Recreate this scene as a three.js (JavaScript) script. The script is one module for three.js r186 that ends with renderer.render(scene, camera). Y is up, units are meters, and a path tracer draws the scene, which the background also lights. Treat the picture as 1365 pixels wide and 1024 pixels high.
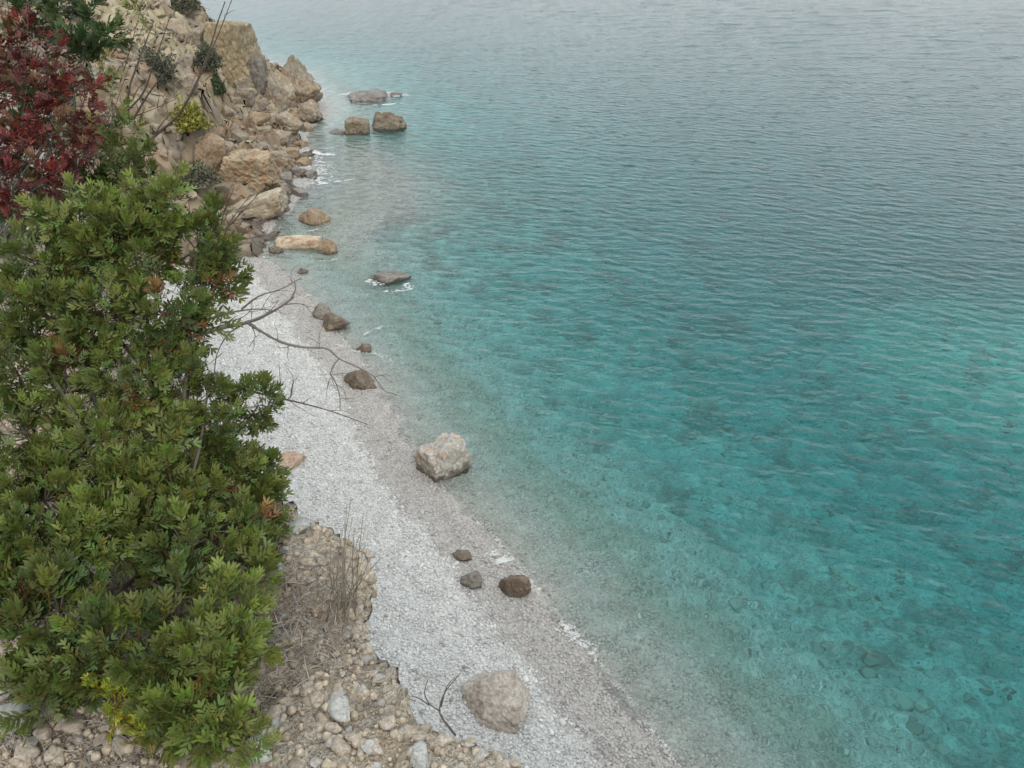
import * as THREE from 'three';
import { mergeGeometries, mergeVertices } from 'three/addons/utils/BufferGeometryUtils.js';
import { createNoise2D, createNoise3D } from 'simplex-noise';

// ---------------------------------------------------------------- camera, sky, sun, exposure
const H = 16, PITCH = THREE.MathUtils.degToRad(31.4), F = 1051;      // eye height over the sea; focal length in photo pixels (1365 x 1024)
const scene = new THREE.Scene();
const camera = new THREE.PerspectiveCamera(2 * Math.atan(512 / F) * 180 / Math.PI, 4 / 3, 0.05, 6000);
camera.position.set(0, H, 0);
camera.rotation.x = -PITCH;
const renderer = new THREE.WebGLRenderer({ antialias: true });
renderer.setSize(1024, 768);
renderer.toneMapping = THREE.LinearToneMapping;
renderer.toneMappingExposure = 1.4;
renderer.shadowMap.enabled = true;

const rngOf = (s) => () => { s = (s + 0x6d2b79f5) | 0; let t = Math.imul(s ^ (s >>> 15), 1 | s); t = (t + Math.imul(t ^ (t >>> 7), 61 | t)) ^ t; return ((t ^ (t >>> 14)) >>> 0) / 4294967296; };
const n2 = createNoise2D(rngOf(11)), n3 = createNoise3D(rngOf(12));
const fbm2 = (x, y, o = 4) => { let s = 0, a = 0.5; for (let i = 0; i < o; i++) { s += a * n2(x, y); x = x * 2.03 + 7.1; y = y * 2.03 - 3.7; a *= 0.5; } return s; };
const fbm3 = (x, y, z, o = 4) => { let s = 0, a = 0.5; for (let i = 0; i < o; i++) { s += a * n3(x, y, z); x = x * 2.03 + 5.2; y = y * 2.03 - 1.7; z = z * 2.03 + 9.1; a *= 0.5; } return s; };
const { lerp, clamp, smoothstep } = THREE.MathUtils;
const V = (x, y, z) => new THREE.Vector3(x, y, z);

{ // overcast sky, a little brighter overhead, with soft cloud structure
  const W = 512, h = 256, data = new Float32Array(W * h * 4);
  for (let r = 0; r < h; r++) for (let c = 0; c < W; c++) {
    const up = ((r + 0.5) / h - 0.5) * Math.PI, az = ((c + 0.5) / W) * 2 * Math.PI;
    const x = Math.cos(az) * Math.cos(up), y = Math.sin(up), z = Math.sin(az) * Math.cos(up);
    const k = 1 / (Math.max(y, 0) + 0.25);
    const cloud = y > 0 ? fbm3(x * k * 1.1, 3.3, z * k * 1.1, 4) : 0;
    const L = (0.63 + 0.44 * Math.max(y, 0)) * (1 + 0.22 * cloud);
    const i = (r * W + c) * 4;
    data[i] = L * 0.94; data[i + 1] = L * 1.0; data[i + 2] = L * 1.03; data[i + 3] = 1;
  }
  const t = new THREE.DataTexture(data, W, h, THREE.RGBAFormat, THREE.FloatType);
  t.mapping = THREE.EquirectangularReflectionMapping; t.magFilter = THREE.LinearFilter; t.needsUpdate = true;
  scene.background = t; scene.environment = t;
}
const sun = new THREE.DirectionalLight(0xfff3e2, 1.0);
sun.position.set(14, 40, 18); sun.target.position.set(0, 0, -25);
sun.castShadow = true; sun.shadow.radius = 45;
Object.assign(sun.shadow.camera, { left: -70, right: 70, top: 70, bottom: -70, near: 1, far: 200 });
scene.add(sun, sun.target);

// ---------------------------------------------------------------- helpers
const sinP = Math.sin(PITCH), cosP = Math.cos(PITCH);
const ray = (px, py) => { const x = (px - 682.5) / F, y = -(py - 512) / F; return V(x, y * cosP - sinP, -cosP - y * sinP); };
const onY = (px, py, y = 0) => { const d = ray(px, py), t = (y - H) / d.y; return V(d.x * t, y, d.z * t); };   // a pixel's point on level ground
const atZ = (px, py, z) => { const d = ray(px, py), t = z / d.z; return V(d.x * t, H + d.y * t, z); };          // a pixel's point at a known distance
const used = new Map();
const numbered = (name) => { const n = used.get(name) || 0; used.set(name, n + 1); return n ? `${name}_${String(n).padStart(3, '0')}` : name; };
const shade = (m) => { m.castShadow = m.receiveShadow = true; return m; };
function thing(o, name, label, category, group) { o.name = numbered(name); o.userData = { label, category }; if (group) o.userData.group = group; scene.add(o); return shade(o); }
function setting(o, name, label, category, kind = 'structure') { o.name = numbered(name); o.userData = { kind, label, category }; scene.add(o); return shade(o); }
function part(parent, name, geo, mat) { const m = shade(new THREE.Mesh(geo, mat)); m.name = name; parent.add(m); return m; }
function geoOf(pos, idx, col, uv) {
  const g = new THREE.BufferGeometry();
  g.setAttribute('position', new THREE.Float32BufferAttribute(pos, 3));
  if (col) g.setAttribute('color', new THREE.Float32BufferAttribute(col, 3));
  if (uv) g.setAttribute('uv', new THREE.Float32BufferAttribute(uv, 2));
  g.setIndex(idx); g.computeVertexNormals(); return g;
}
const std = (o) => new THREE.MeshStandardMaterial({ roughness: 0.9, ...o });
function tube(pts, r0, r1, sides = 6, per = 5, rough = 0) {          // a tapered limb through points, closed at both ends
  const curve = new THREE.CatmullRomCurve3(pts), n = Math.max(2, (pts.length - 1) * per), pos = [], idx = [];
  let nor = V(0.31, 0.9, 0.17);
  for (let i = 0; i <= n; i++) {
    const p = curve.getPoint(i / n), t = curve.getTangent(i / n), a = nor.clone().sub(t.clone().multiplyScalar(nor.dot(t))).normalize(), b = t.clone().cross(a);
    nor = a;
    const r = lerp(r0, r1, Math.pow(i / n, 0.8)) * (1 + rough * n2(i * 0.9, r0 * 900 + p.x * 7));
    for (let k = 0; k < sides; k++) { const w = k / sides * 2 * Math.PI, q = p.clone().addScaledVector(a, r * Math.cos(w)).addScaledVector(b, r * Math.sin(w)); pos.push(q.x, q.y, q.z); }
  }
  for (let i = 0; i < n; i++) for (let k = 0; k < sides; k++) { const a = i * sides + k, b = i * sides + (k + 1) % sides; idx.push(a, b, a + sides, b, b + sides, a + sides); }
  for (let k = 1; k < sides - 1; k++) { idx.push(0, k + 1, k); const e = n * sides; idx.push(e, e + k, e + k + 1); }
  return geoOf(pos, idx);
}
function graded(lo, hi, cell, far0, g0, far1, g1) {                    // grid lines: even between lo and hi, wider and wider outside
  const mid = []; for (let i = 0, n = Math.round((hi - lo) / cell); i <= n; i++) mid.push(lo + (hi - lo) * i / n);
  const out = (from, to0, to1, s) => { const a = []; let x = from, c = cell; while (s * (to1 - x) > 0) { c *= s * (to0 - x) > 0 ? g0 : g1; x += s * c; a.push(x); } return a; };
  return [...out(lo, far0[0], far1[0], -1).reverse(), ...mid, ...out(hi, far0[1], far1[1], 1)];
}
function gridMesh(xs, zs, fn) {                                       // fn(x, z, cell) -> { p: [x,y,z], c: [r,g,b] }
  const pos = [], col = [], uv = [], idx = [], w = xs.length;
  zs.forEach((z, j) => xs.forEach((x, i) => {
    const cell = Math.max(xs[Math.min(i + 1, w - 1)] - xs[Math.max(i - 1, 0)], zs[Math.min(j + 1, zs.length - 1)] - zs[Math.max(j - 1, 0)]) / 2;
    const r = fn(x, z, cell); pos.push(...r.p); if (r.c) col.push(...r.c); uv.push(x, -z);
  }));
  for (let j = 0; j + 1 < zs.length; j++) for (let i = 0; i + 1 < w; i++) { const a = j * w + i; idx.push(a, a + w, a + 1, a + 1, a + w, a + w + 1); }
  return geoOf(pos, idx, col.length ? col : null, uv);
}
function segDist(x, z, line) {
  let best = 1e9;
  for (let i = 0; i + 1 < line.length; i++) {
    const a = line[i], b = line[i + 1], dx = b[0] - a[0], dz = b[1] - a[1], t = clamp(((x - a[0]) * dx + (z - a[1]) * dz) / (dx * dx + dz * dz), 0, 1);
    const ex = x - a[0] - t * dx, ez = z - a[1] - t * dz, d = ex * ex + ez * ez; if (d < best) best = d;
  }
  return Math.sqrt(best);
}
function within(x, z, poly) {
  let c = false;
  for (let i = 0, j = poly.length - 1; i < poly.length; j = i++) { const [xi, zi] = poly[i], [xj, zj] = poly[j]; if ((zi > z) !== (zj > z) && x < (xj - xi) * (z - zi) / (zj - zi) + xi) c = !c; }
  return c;
}
const table = (d, t) => { for (let i = 0; i + 1 < t.length; i++) if (d <= t[i + 1][0]) { const u = clamp((d - t[i][0]) / (t[i + 1][0] - t[i][0]), 0, 1); return lerp(t[i][1], t[i + 1][1], u); } return t[t.length - 1][1]; };
const mixc = (a, b, t) => [lerp(a[0], b[0], t), lerp(a[1], b[1], t), lerp(a[2], b[2], t)];
const xz = (p) => [p.x, p.z];

function noiseTexture(size, seed, cells, amp, base, tint) {           // tileable speckle: grain of a surface, multiplied on its colour
  const r = rngOf(seed), d = new Uint8Array(size * size * 4), layers = cells.map((n) => { const a = new Float32Array(n * n); for (let i = 0; i < a.length; i++) a[i] = r() - 0.5; return [n, a]; });
  const s = (n, a, u, v) => { const x = u * n, y = v * n, i = Math.floor(x), j = Math.floor(y), f = x - i, g = y - j, F2 = f * f * (3 - 2 * f), G2 = g * g * (3 - 2 * g), at = (p, q) => a[((q % n) + n) % n * n + ((p % n) + n) % n]; return lerp(lerp(at(i, j), at(i + 1, j), F2), lerp(at(i, j + 1), at(i + 1, j + 1), F2), G2); };
  for (let y = 0; y < size; y++) for (let x = 0; x < size; x++) {
    let v = base; layers.forEach(([n, a], k) => { v += amp[k] * s(n, a, x / size, y / size); });
    const i = (y * size + x) * 4; for (let c = 0; c < 3; c++) d[i + c] = clamp(v * tint[c], 0, 1) * 255; d[i + 3] = 255;
  }
  const t = new THREE.DataTexture(d, size, size); t.wrapS = t.wrapT = THREE.RepeatWrapping; t.magFilter = THREE.LinearFilter; t.needsUpdate = true; return t;
}

// ---------------------------------------------------------------- coast lines (plan), from where the photo shows water meet land
const shorePx = [[905, 1024], [862, 968], [795, 884], [752, 836], [700, 770], [652, 712], [600, 664], [556, 606], [528, 556], [505, 512], [470, 470], [440, 432], [414, 398], [386, 368], [352, 346],
  [350, 322], [366, 296], [392, 276], [408, 252], [416, 228], [412, 202], [408, 182], [424, 164], [440, 148], [428, 124], [410, 108]];
const shoreline = [[60, 90], [30, 40], [14, 9], [8, -1.8], ...shorePx.map(([a, b]) => xz(onY(a, b))), [-25, -95], [-38, -106], [-80, -135], [-400, -300]];
const landPoly = [...shoreline, [-900, -300], [-900, 300], [60, 300]];
const sea = (x, z) => segDist(x, z, shoreline) * (within(x, z, landPoly) ? -1 : 1);   // metres out to sea (+) or inland (-)
const toeLine = [[-13.5, -12], [-16, -24], [-17.5, -33], ...[[300, 352], [338, 338], [358, 292], [382, 268], [400, 240], [406, 214], [392, 186], [414, 160], [412, 132], [400, 112]].map(([a, b]) => xz(onY(a, b))), [-27, -95], [-40, -106], [-80, -132]];
const toePoly = [...toeLine, [-300, -132], [-300, -12]];

// ---------------------------------------------------------------- seabed and beach
const patch = (x, z, px, py, r) => { const c = onY(px, py); return Math.exp(-((x - c.x) ** 2 + (z - c.z) ** 2) / (r * r)); };
function bedHeight(x, z, d = sea(x, z)) {
  d += 0.35 * fbm2(x * 0.25, z * 0.25, 2) + 0.22 * fbm2(x * 0.7 + 3, z * 0.7, 2);
  if (d < 0) return Math.min(1.7, -0.12 * d + 0.03 * fbm2(x * 0.8, z * 0.8, 2));
  let h = -table(d, [[0, 0], [2, 0.5], [5, 1.5], [9, 2.8], [16, 4.5], [30, 6.2], [60, 7.4], [150, 9.5], [500, 16]]);
  h += smoothstep(d, 2, 10) * (0.55 * fbm2(x * 0.16, z * 0.16, 4) + 0.22 * Math.abs(fbm2(x * 0.7 + 9, z * 0.7, 3)));
  h += 2.6 * patch(x, z, 1400, 440, 8) + smoothstep(d, 1, 5) * (1.7 * patch(x, z, 520, 270, 11) + 0.6 * patch(x, z, 480, 190, 14));
  return Math.min(h, -0.02 - 0.05 * Math.min(d, 3));
}
const wetAt = (x, z, d) => smoothstep(d + 0.45 * fbm2(x * 0.9, z * 0.9, 3) + 0.2 * n2(x * 4, z * 4), -2.0, -1.25);
const algae = (x, z, d) => 0.32 * smoothstep(Math.exp(-((d - 3.2) ** 2) / 2.2) + 0.7 * fbm2(x * 0.35, z * 0.35, 4) + 0.25 * n2(x * 3, z * 3), 0.5, 0.75);   // patches of brown green algae on the stones
function bedColour(x, z, d) {
  const dry = [0.54, 0.545, 0.54], wet = [0.415, 0.405, 0.385], dark = [0.10, 0.12, 0.09], olive = [0.30, 0.285, 0.19], sand = [0.60, 0.58, 0.50];
  let c = mixc(dry, wet, wetAt(x, z, d));
  if (d > 0) {
    c = [0.485, 0.49, 0.455];
    c = mixc(c, [0.33, 0.335, 0.305], smoothstep(patch(x, z, 500, 240, 14) + 0.6 * fbm2(x * 0.5, z * 0.5, 4), 0.3, 0.55));
    c = mixc(c, olive, algae(x, z, d));
    const weed = smoothstep(fbm2(x * 0.22 + 3, z * 0.26, 4) + 0.4 * fbm2(x * 1.1, z * 1.1, 3), 0.16, 0.36) * (d > 6 ? 1 : 0);
    c = mixc(c, dark, 0.42 * weed);
    c = mixc(c, sand, smoothstep(patch(x, z, 1400, 440, 8) + 0.35 * fbm2(x * 0.6, z * 0.6, 4), 0.3, 0.5));
    const m = 1 + 0.5 * fbm2(x * 0.9, z * 0.9, 4); c = c.map((v) => v * m);
  } else { const m = 1 + 0.16 * fbm2(x * 1.7, z * 1.7, 3); c = c.map((v) => v * m); }
  return c;
}
const bedGrain = noiseTexture(512, 5, [16, 64, 128], [0.18, 0.4, 0.5], 0.85, [1, 1, 1]); bedGrain.repeat.set(0.22, 0.22);
{
  const xs = graded(-22, 26, 0.3, [-60, 70], 1.05, [-900, 3000], 1.15), zs = graded(-62, -4, 0.3, [-110, 10], 1.04, [-3000, 90], 1.15);
  const g = gridMesh(xs, zs, (x, z) => { const d = sea(x, z); return { p: [x, bedHeight(x, z, d), z], c: bedColour(x, z, d) }; });
  setting(new THREE.Mesh(g, std({ vertexColors: true, map: bedGrain, bumpMap: bedGrain, bumpScale: 0.03, roughness: 0.95 })), 'beach', 'white pebble beach sloping down into a pale seabed', 'beach');
}

// ---------------------------------------------------------------- the sea: a closed body of clear green water with a choppy surface
const waves = []; { const r = rngOf(77); for (let i = 0; i < 64; i++) { const lam = 0.62 * Math.pow(8, Math.pow(i / 63, 1.35)), th = 1.25 + (r() + r() + r() - 1.5) * 0.95, k = 2 * Math.PI / lam; waves.push([k * Math.cos(th), k * Math.sin(th), r() * 6.283, 0.0135 * lam / (2 * Math.PI), lam]); } }
const seaHeight = (x, z, cell, d) => {
  let h = 0; const calm = 0.12 + 0.88 * smoothstep(d, 0.5, 14), gust = 0.9 + 0.3 * fbm2(x * 0.035, z * 0.05, 2), swell = 0.3 + 1.2 * smoothstep(d, 25, 90);
  for (const [kx, kz, ph, a, lam] of waves) { const s = clamp((lam / cell - 2.2) / 1.5, 0, 1); if (s > 0) h += s * a * (lam > 2 ? swell : 1) * Math.sin(kx * x + kz * z + ph); }
  return h * calm * gust;
};
function rippleTexture() {
  const S = 1024, L = 14, r = rngOf(31), comps = [], d = new Float32Array(S * S * 4), h = new Float32Array(S * S);
  for (let i = 0; i < 60; i++) { const lam = 0.2 * Math.pow(6, i / 59), th = 1.3 + (r() + r() - 1) * 1.25, m = L / lam, a = Math.round(m * Math.cos(th)), b = Math.round(m * Math.sin(th)); comps.push([a, b, r() * 6.283, lam]); }
  for (const [a, b, ph, lam] of comps) {
    const cx = [], sx = [], cy = [], sy = []; for (let i = 0; i < S; i++) { const u = 2 * Math.PI * a * i / S + ph, v = 2 * Math.PI * b * i / S; cx.push(Math.cos(u)); sx.push(Math.sin(u)); cy.push(Math.cos(v)); sy.push(Math.sin(v)); }
    for (let y = 0; y < S; y++) for (let x = 0; x < S; x++) h[y * S + x] += lam * (sx[x] * cy[y] + cx[x] * sy[y]);
  }
  for (let i = 0; i < S * S; i++) { d[i * 4] = d[i * 4 + 1] = d[i * 4 + 2] = 0.5 + h[i] / 12; d[i * 4 + 3] = 1; }   // 12 = black to white, in units of (component height / wavelength)
  const t = new THREE.DataTexture(d, S, S, THREE.RGBAFormat, THREE.FloatType); t.wrapS = t.wrapT = THREE.RepeatWrapping; t.magFilter = THREE.LinearFilter; t.repeat.set(1 / L, 1 / L); t.needsUpdate = true; return t;
}
const waterMat = new THREE.MeshPhysicalMaterial({ color: 0xffffff, roughness: 0.03, transmission: 1, thickness: 3, ior: 1.333, attenuationColor: new THREE.Color().setRGB(0.72, 0.934, 0.943), attenuationDistance: 1, bumpMap: rippleTexture(), bumpScale: 0.0029 * 12 });
{
  const xs = graded(-24, 46, 0.2, [-60, 160], 1.007, [-900, 3000], 1.1), zs = graded(-84, -6, 0.2, [-220, 4], 1.006, [-3000, 88], 1.1);
  const g = gridMesh(xs, zs, (x, z, cell) => { const far = x < -60 || x > 160 || z < -220 || z > 4; return { p: [x, far ? 0 : seaHeight(x, z, cell, sea(x, z)), z] }; });
  // close it: skirt and floor, so that the water has a body
  const w = xs.length, n = zs.length, pos = Array.from(g.attributes.position.array), uv = Array.from(g.attributes.uv.array), idx = Array.from(g.index.array), D = -60;
  const rim = []; for (let i = 0; i < w; i++) rim.push(i); for (let j = 1; j < n; j++) rim.push(j * w + w - 1); for (let i = w - 2; i >= 0; i--) rim.push((n - 1) * w + i); for (let j = n - 2; j > 0; j--) rim.push(j * w);
  const base = pos.length / 3; rim.forEach((v) => { pos.push(pos[v * 3], D, pos[v * 3 + 2]); uv.push(0, 0); });
  rim.forEach((v, i) => { const k = (i + 1) % rim.length; idx.push(v, rim[k], base + i, rim[k], base + k, base + i); });
  const c = pos.length / 3; pos.push(0, D, -100); uv.push(0, 0); rim.forEach((v, i) => idx.push(base + i, base + (i + 1) % rim.length, c));
  const top = g.attributes.normal.array, closed = geoOf(pos, idx, null, uv); closed.attributes.normal.array.set(top);
  setting(new THREE.Mesh(closed, waterMat), 'sea_water', 'clear turquoise sea with small wind ripples', 'sea');
}

// ---------------------------------------------------------------- pebbles
{
  const r = rngOf(404), base = new THREE.IcosahedronGeometry(1, 1); base.deleteAttribute('uv'); base.deleteAttribute('normal'); const pg = mergeVertices(base), p = pg.attributes.position;
  for (let i = 0; i < p.count; i++) { const s = 1 + 0.28 * n3(p.getX(i) * 0.9, p.getY(i) * 0.9, p.getZ(i) * 0.9); p.setXYZ(i, p.getX(i) * s, p.getY(i) * s * 0.62, p.getZ(i) * s); }
  pg.computeVertexNormals();
  const sets = { dry: [], wet: [], under: [] };
  const m = new THREE.Matrix4(), q = new THREE.Quaternion(), e = new THREE.Euler();
  for (let z = -46; z < -6.5; z += 0.077) for (let x = -18; x < 12; x += 0.077) {
    const X = x + (r() - 0.5) * 0.08, Z = z + (r() - 0.5) * 0.08, d = sea(X, Z);
    const a = r(), b = r(), c = r(), s0 = r(), k = r();
    if (d > 6 || d < -7.5 || (d > 3 && k > 0.6)) continue;
    if (X < -2.5 + 0.62 * (Z + 6) - 3) continue;
    const wet = wetAt(X, Z, d) > 0.5, s = 0.022 + 0.024 * s0 * s0 + (s0 > 0.997 ? 0.03 : 0);
    e.set((a - 0.5) * 0.9, b * 6.28, (c - 0.5) * 0.9); q.setFromEuler(e);
    m.compose(V(X, bedHeight(X, Z, d) + s * 0.12, Z), q, V(s * (0.9 + 0.5 * c), s * (0.8 + 0.5 * a), s * (0.85 + 0.4 * b)));
    let v = clamp(0.57 + 0.14 * (r() + r() - 1) + 0.07 * fbm2(X * 1.2, Z * 1.2, 2), 0.2, 0.78); const w = (r() - 0.5) * 0.05;
    let col = [v * (1 + w), v * 1.0, v * (0.985 - w)];
    if (r() < 0.045) col = [v * 0.62, v * 0.58, v * 0.54];
    if (d > 0) col = col.map((u, i) => u * [0.88, 0.885, 0.84][i]); else if (wet) col = [col[0] * 0.74, col[1] * 0.70, col[2] * 0.69];
    if (d > 0) col = mixc(col, [0.30, 0.285, 0.19], algae(X, Z, d));
    sets[d > 0 ? 'under' : wet ? 'wet' : 'dry'].push([m.clone(), col]);
  }
  const mats = { dry: std({ roughness: 0.9 }), wet: std({ roughness: 0.42 }), under: std({ roughness: 0.9 }) };
  const said = { dry: ['dry_pebbles', 'dry white pebbles covering the upper beach'], wet: ['wet_pebbles', 'wet darker pebbles along the waterline'], under: ['submerged_pebbles', 'pebbles lying under the shallow water'] };
  for (const k in sets) {
    const im = new THREE.InstancedMesh(pg, mats[k], sets[k].length);
    sets[k].forEach(([mm, c], i) => { im.setMatrixAt(i, mm); im.setColorAt(i, new THREE.Color().setRGB(...c)); });
    setting(im, said[k][0], said[k][1], 'pebbles', 'stuff');
  }
}
{ // loose stones on the seabed further out
  const r = rngOf(909), g0 = new THREE.IcosahedronGeometry(1, 2); g0.deleteAttribute('uv'); g0.deleteAttribute('normal'); const g = mergeVertices(g0), p = g.attributes.position;
  for (let i = 0; i < p.count; i++) { const s = 1 + 0.75 * fbm3(p.getX(i) * 1.4 + 4, p.getY(i) * 1.4, p.getZ(i) * 1.4, 3); p.setXYZ(i, p.getX(i) * s, p.getY(i) * s * 0.55, p.getZ(i) * s); }
  g.computeVertexNormals();
  const list = []; const m = new THREE.Matrix4(), q = new THREE.Quaternion();
  for (let i = 0; i < 9000; i++) {
    const x = lerp(-12, 40, r()), z = lerp(-55, -7, r()), d = sea(x, z), s = 0.06 + 0.14 * Math.pow(r(), 3), a = r() * 6.28, f = r();
    if (d < 4.5 || fbm2(x * 0.18 + 20, z * 0.18, 3) + 0.25 * patch(x, z, 1200, 860, 7) < 0.02 + 0.3 * (r() - 0.5)) continue;
    q.setFromEuler(new THREE.Euler(0, a, 0)); m.compose(V(x, bedHeight(x, z, d) + s * 0.1, z), q, V(s, s * (0.6 + 0.5 * f), s * (0.7 + 0.5 * r())));
    const v = 0.24 + 0.24 * f; list.push([m.clone(), [v, v * 0.98, v * 0.86]]);
  }
  const im = new THREE.InstancedMesh(g, std({ roughness: 0.95 }), list.length); list.forEach(([mm, c], i) => { im.setMatrixAt(i, mm); im.setColorAt(i, new THREE.Color().setRGB(...c)); });
  setting(im, 'seabed_stones', 'scattered stones lying on the seabed under clear water', 'stones', 'stuff');
}

// ---------------------------------------------------------------- headland: a weathered earth and limestone slope running down to the sea
const hash = (i, j) => { const v = Math.sin(i * 127.1 + j * 311.7) * 43758.5453; return v - Math.floor(v); };
function blocks(x, z) {          // fractured rock: [random level of the block, nearness to a crack]
  const ci = Math.floor(x), cj = Math.floor(z); let a = 9, b = 9, id = 0;
  for (let i = ci - 1; i <= ci + 1; i++) for (let j = cj - 1; j <= cj + 1; j++) { const d = Math.hypot(x - i - hash(i, j), z - j - hash(i + 57, j + 13)); if (d < a) { b = a; a = d; id = hash(i + 5, j + 91); } else if (d < b) b = d; }
  return [id, Math.exp(-(b - a) * 9)];
}
const strata = (x, y, z) => { const s = y * 2.6 + 0.7 * fbm3(x * 0.15, y * 0.3, z * 0.15, 2) + x * 0.25; return s - Math.floor(s); };
function headHeight(x, z) {
  const wx = x + 1.3 * fbm2(x * 0.3, z * 0.3 + 5, 3), wz = z + 1.3 * fbm2(x * 0.3 + 9, z * 0.3, 3);
  let d = segDist(wx, wz, toeLine) * (within(wx, wz, toePoly) ? 1 : -1);
  if (d < -0.8) return bedHeight(x, z) - 0.7;
  const v = fbm2(x * 0.12 + 2, z * 0.12, 3);
  let h = table(d + 2.2 * v * smoothstep(d, 2, 6), [[-0.8, -1.2], [0, 0.25], [1, 0.9], [3.2, 1.7], [5.2, 2.5], [6.1, 4.4], [9, 6.9], [12, 8.9], [13, 9.8], [22, 14], [40, 20], [80, 26]]);
  h += (0.75 * fbm2(x * 0.5, z * 0.5, 4) + 0.5 * Math.abs(fbm2(x * 1.1 + 4, z * 1.1, 3))) * smoothstep(d, -0.5, 3);
  const step = Math.floor(h * 1.7) / 1.7, f = h * 1.7 - Math.floor(h * 1.7); h = lerp(h, step + Math.pow(f, 3) / 1.7, 0.55);
  const u = x + 0.5 * fbm2(x * 0.8, z * 0.8, 2), w = z + 0.5 * fbm2(x * 0.8 + 6, z * 0.8, 2), B = blocks(u * 0.42, w * 0.42), C = blocks(u * 1.15 + 40, w * 1.15), k = smoothstep(d, -0.4, 1.5);
  return h + k * (1.1 * (B[0] - 0.5) - 0.28 * B[1] + 0.42 * (C[0] - 0.5) - 0.10 * C[1]) + 0.12 * fbm2(x * 2.4, z * 2.4, 4);
}
const rockTan = [0.27, 0.21, 0.145], rockGrey = [0.265, 0.23, 0.185], rockPale = [0.40, 0.355, 0.275], rockRust = [0.29, 0.175, 0.10], rockDark = [0.13, 0.105, 0.085], tideDark = [0.10, 0.085, 0.07];
function rockColour(x, y, z, tone, s = 1) {
  let c = mixc(tone[0], tone[1], smoothstep(fbm3(x * 0.45 * s, y * 0.9 * s, z * 0.45 * s, 4), -0.25, 0.3));
  c = mixc(c, tone[2], 0.75 * smoothstep(fbm3(x * 0.8 * s + 31, y * 0.8 * s, z * 0.8 * s, 4), 0.08, 0.4));
  const f = 1 + 0.5 * fbm3(x * 3.1 * s, y * 3.1 * s, z * 3.1 * s, 3) + 0.45 * fbm3(x * 9 * s + 3, y * 9 * s, z * 9 * s, 3);
  return c.map((v) => clamp(v * f, 0.02, 0.75));
}
{
  const xs = [], zs = []; for (let x = -74; x < -36; x += 0.6) xs.push(x); for (let x = -36; x < -10; x += 0.14) xs.push(x); for (let z = -118; z < -94; z += 0.5) zs.push(z); for (let z = -94; z < -28; z += 0.16) zs.push(z); for (let z = -28; z < -10; z += 0.6) zs.push(z);
  const g = gridMesh(xs, zs, (x, z) => {
    const h = headHeight(x, z), jx = 0.35 * n3(x * 0.9, h * 1.2, z * 0.9) + 0.34 * fbm3(x * 2, h * 3.2, z * 2, 3), jz = 0.35 * n3(x * 0.9 + 40, h * 1.2, z * 0.9) + 0.34 * fbm3(x * 2 + 9, h * 3.2, z * 2, 3);
    let c = rockColour(x, h, z, [rockTan, rockGrey, rockPale]);
    c = mixc(c, rockRust, 0.45 * smoothstep(fbm2(x * 0.22 + 7, z * 0.22, 3), 0.15, 0.36));
    c = mixc(c, [0.40, 0.345, 0.24], smoothstep(Math.exp(-((x + 31) ** 2 + (z + 66) ** 2) / 120) + 0.8 * fbm2(x * 0.3, z * 0.3, 4), 0.35, 0.6));
    if (strata(x, h, z) < 0.16) c = c.map((v) => v * 0.78);
    c = mixc(c, tideDark, 0.85 * smoothstep(0.75 + 0.5 * fbm2(x * 0.8, z * 0.8, 3) - h, 0, 0.45));
    return { p: [x + jx, h, z + jz], c };
  });
  setting(new THREE.Mesh(g, std({ vertexColors: true, roughness: 0.95 })), 'headland', 'eroded tan and grey rock headland running down to the sea', 'headland');
}

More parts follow.
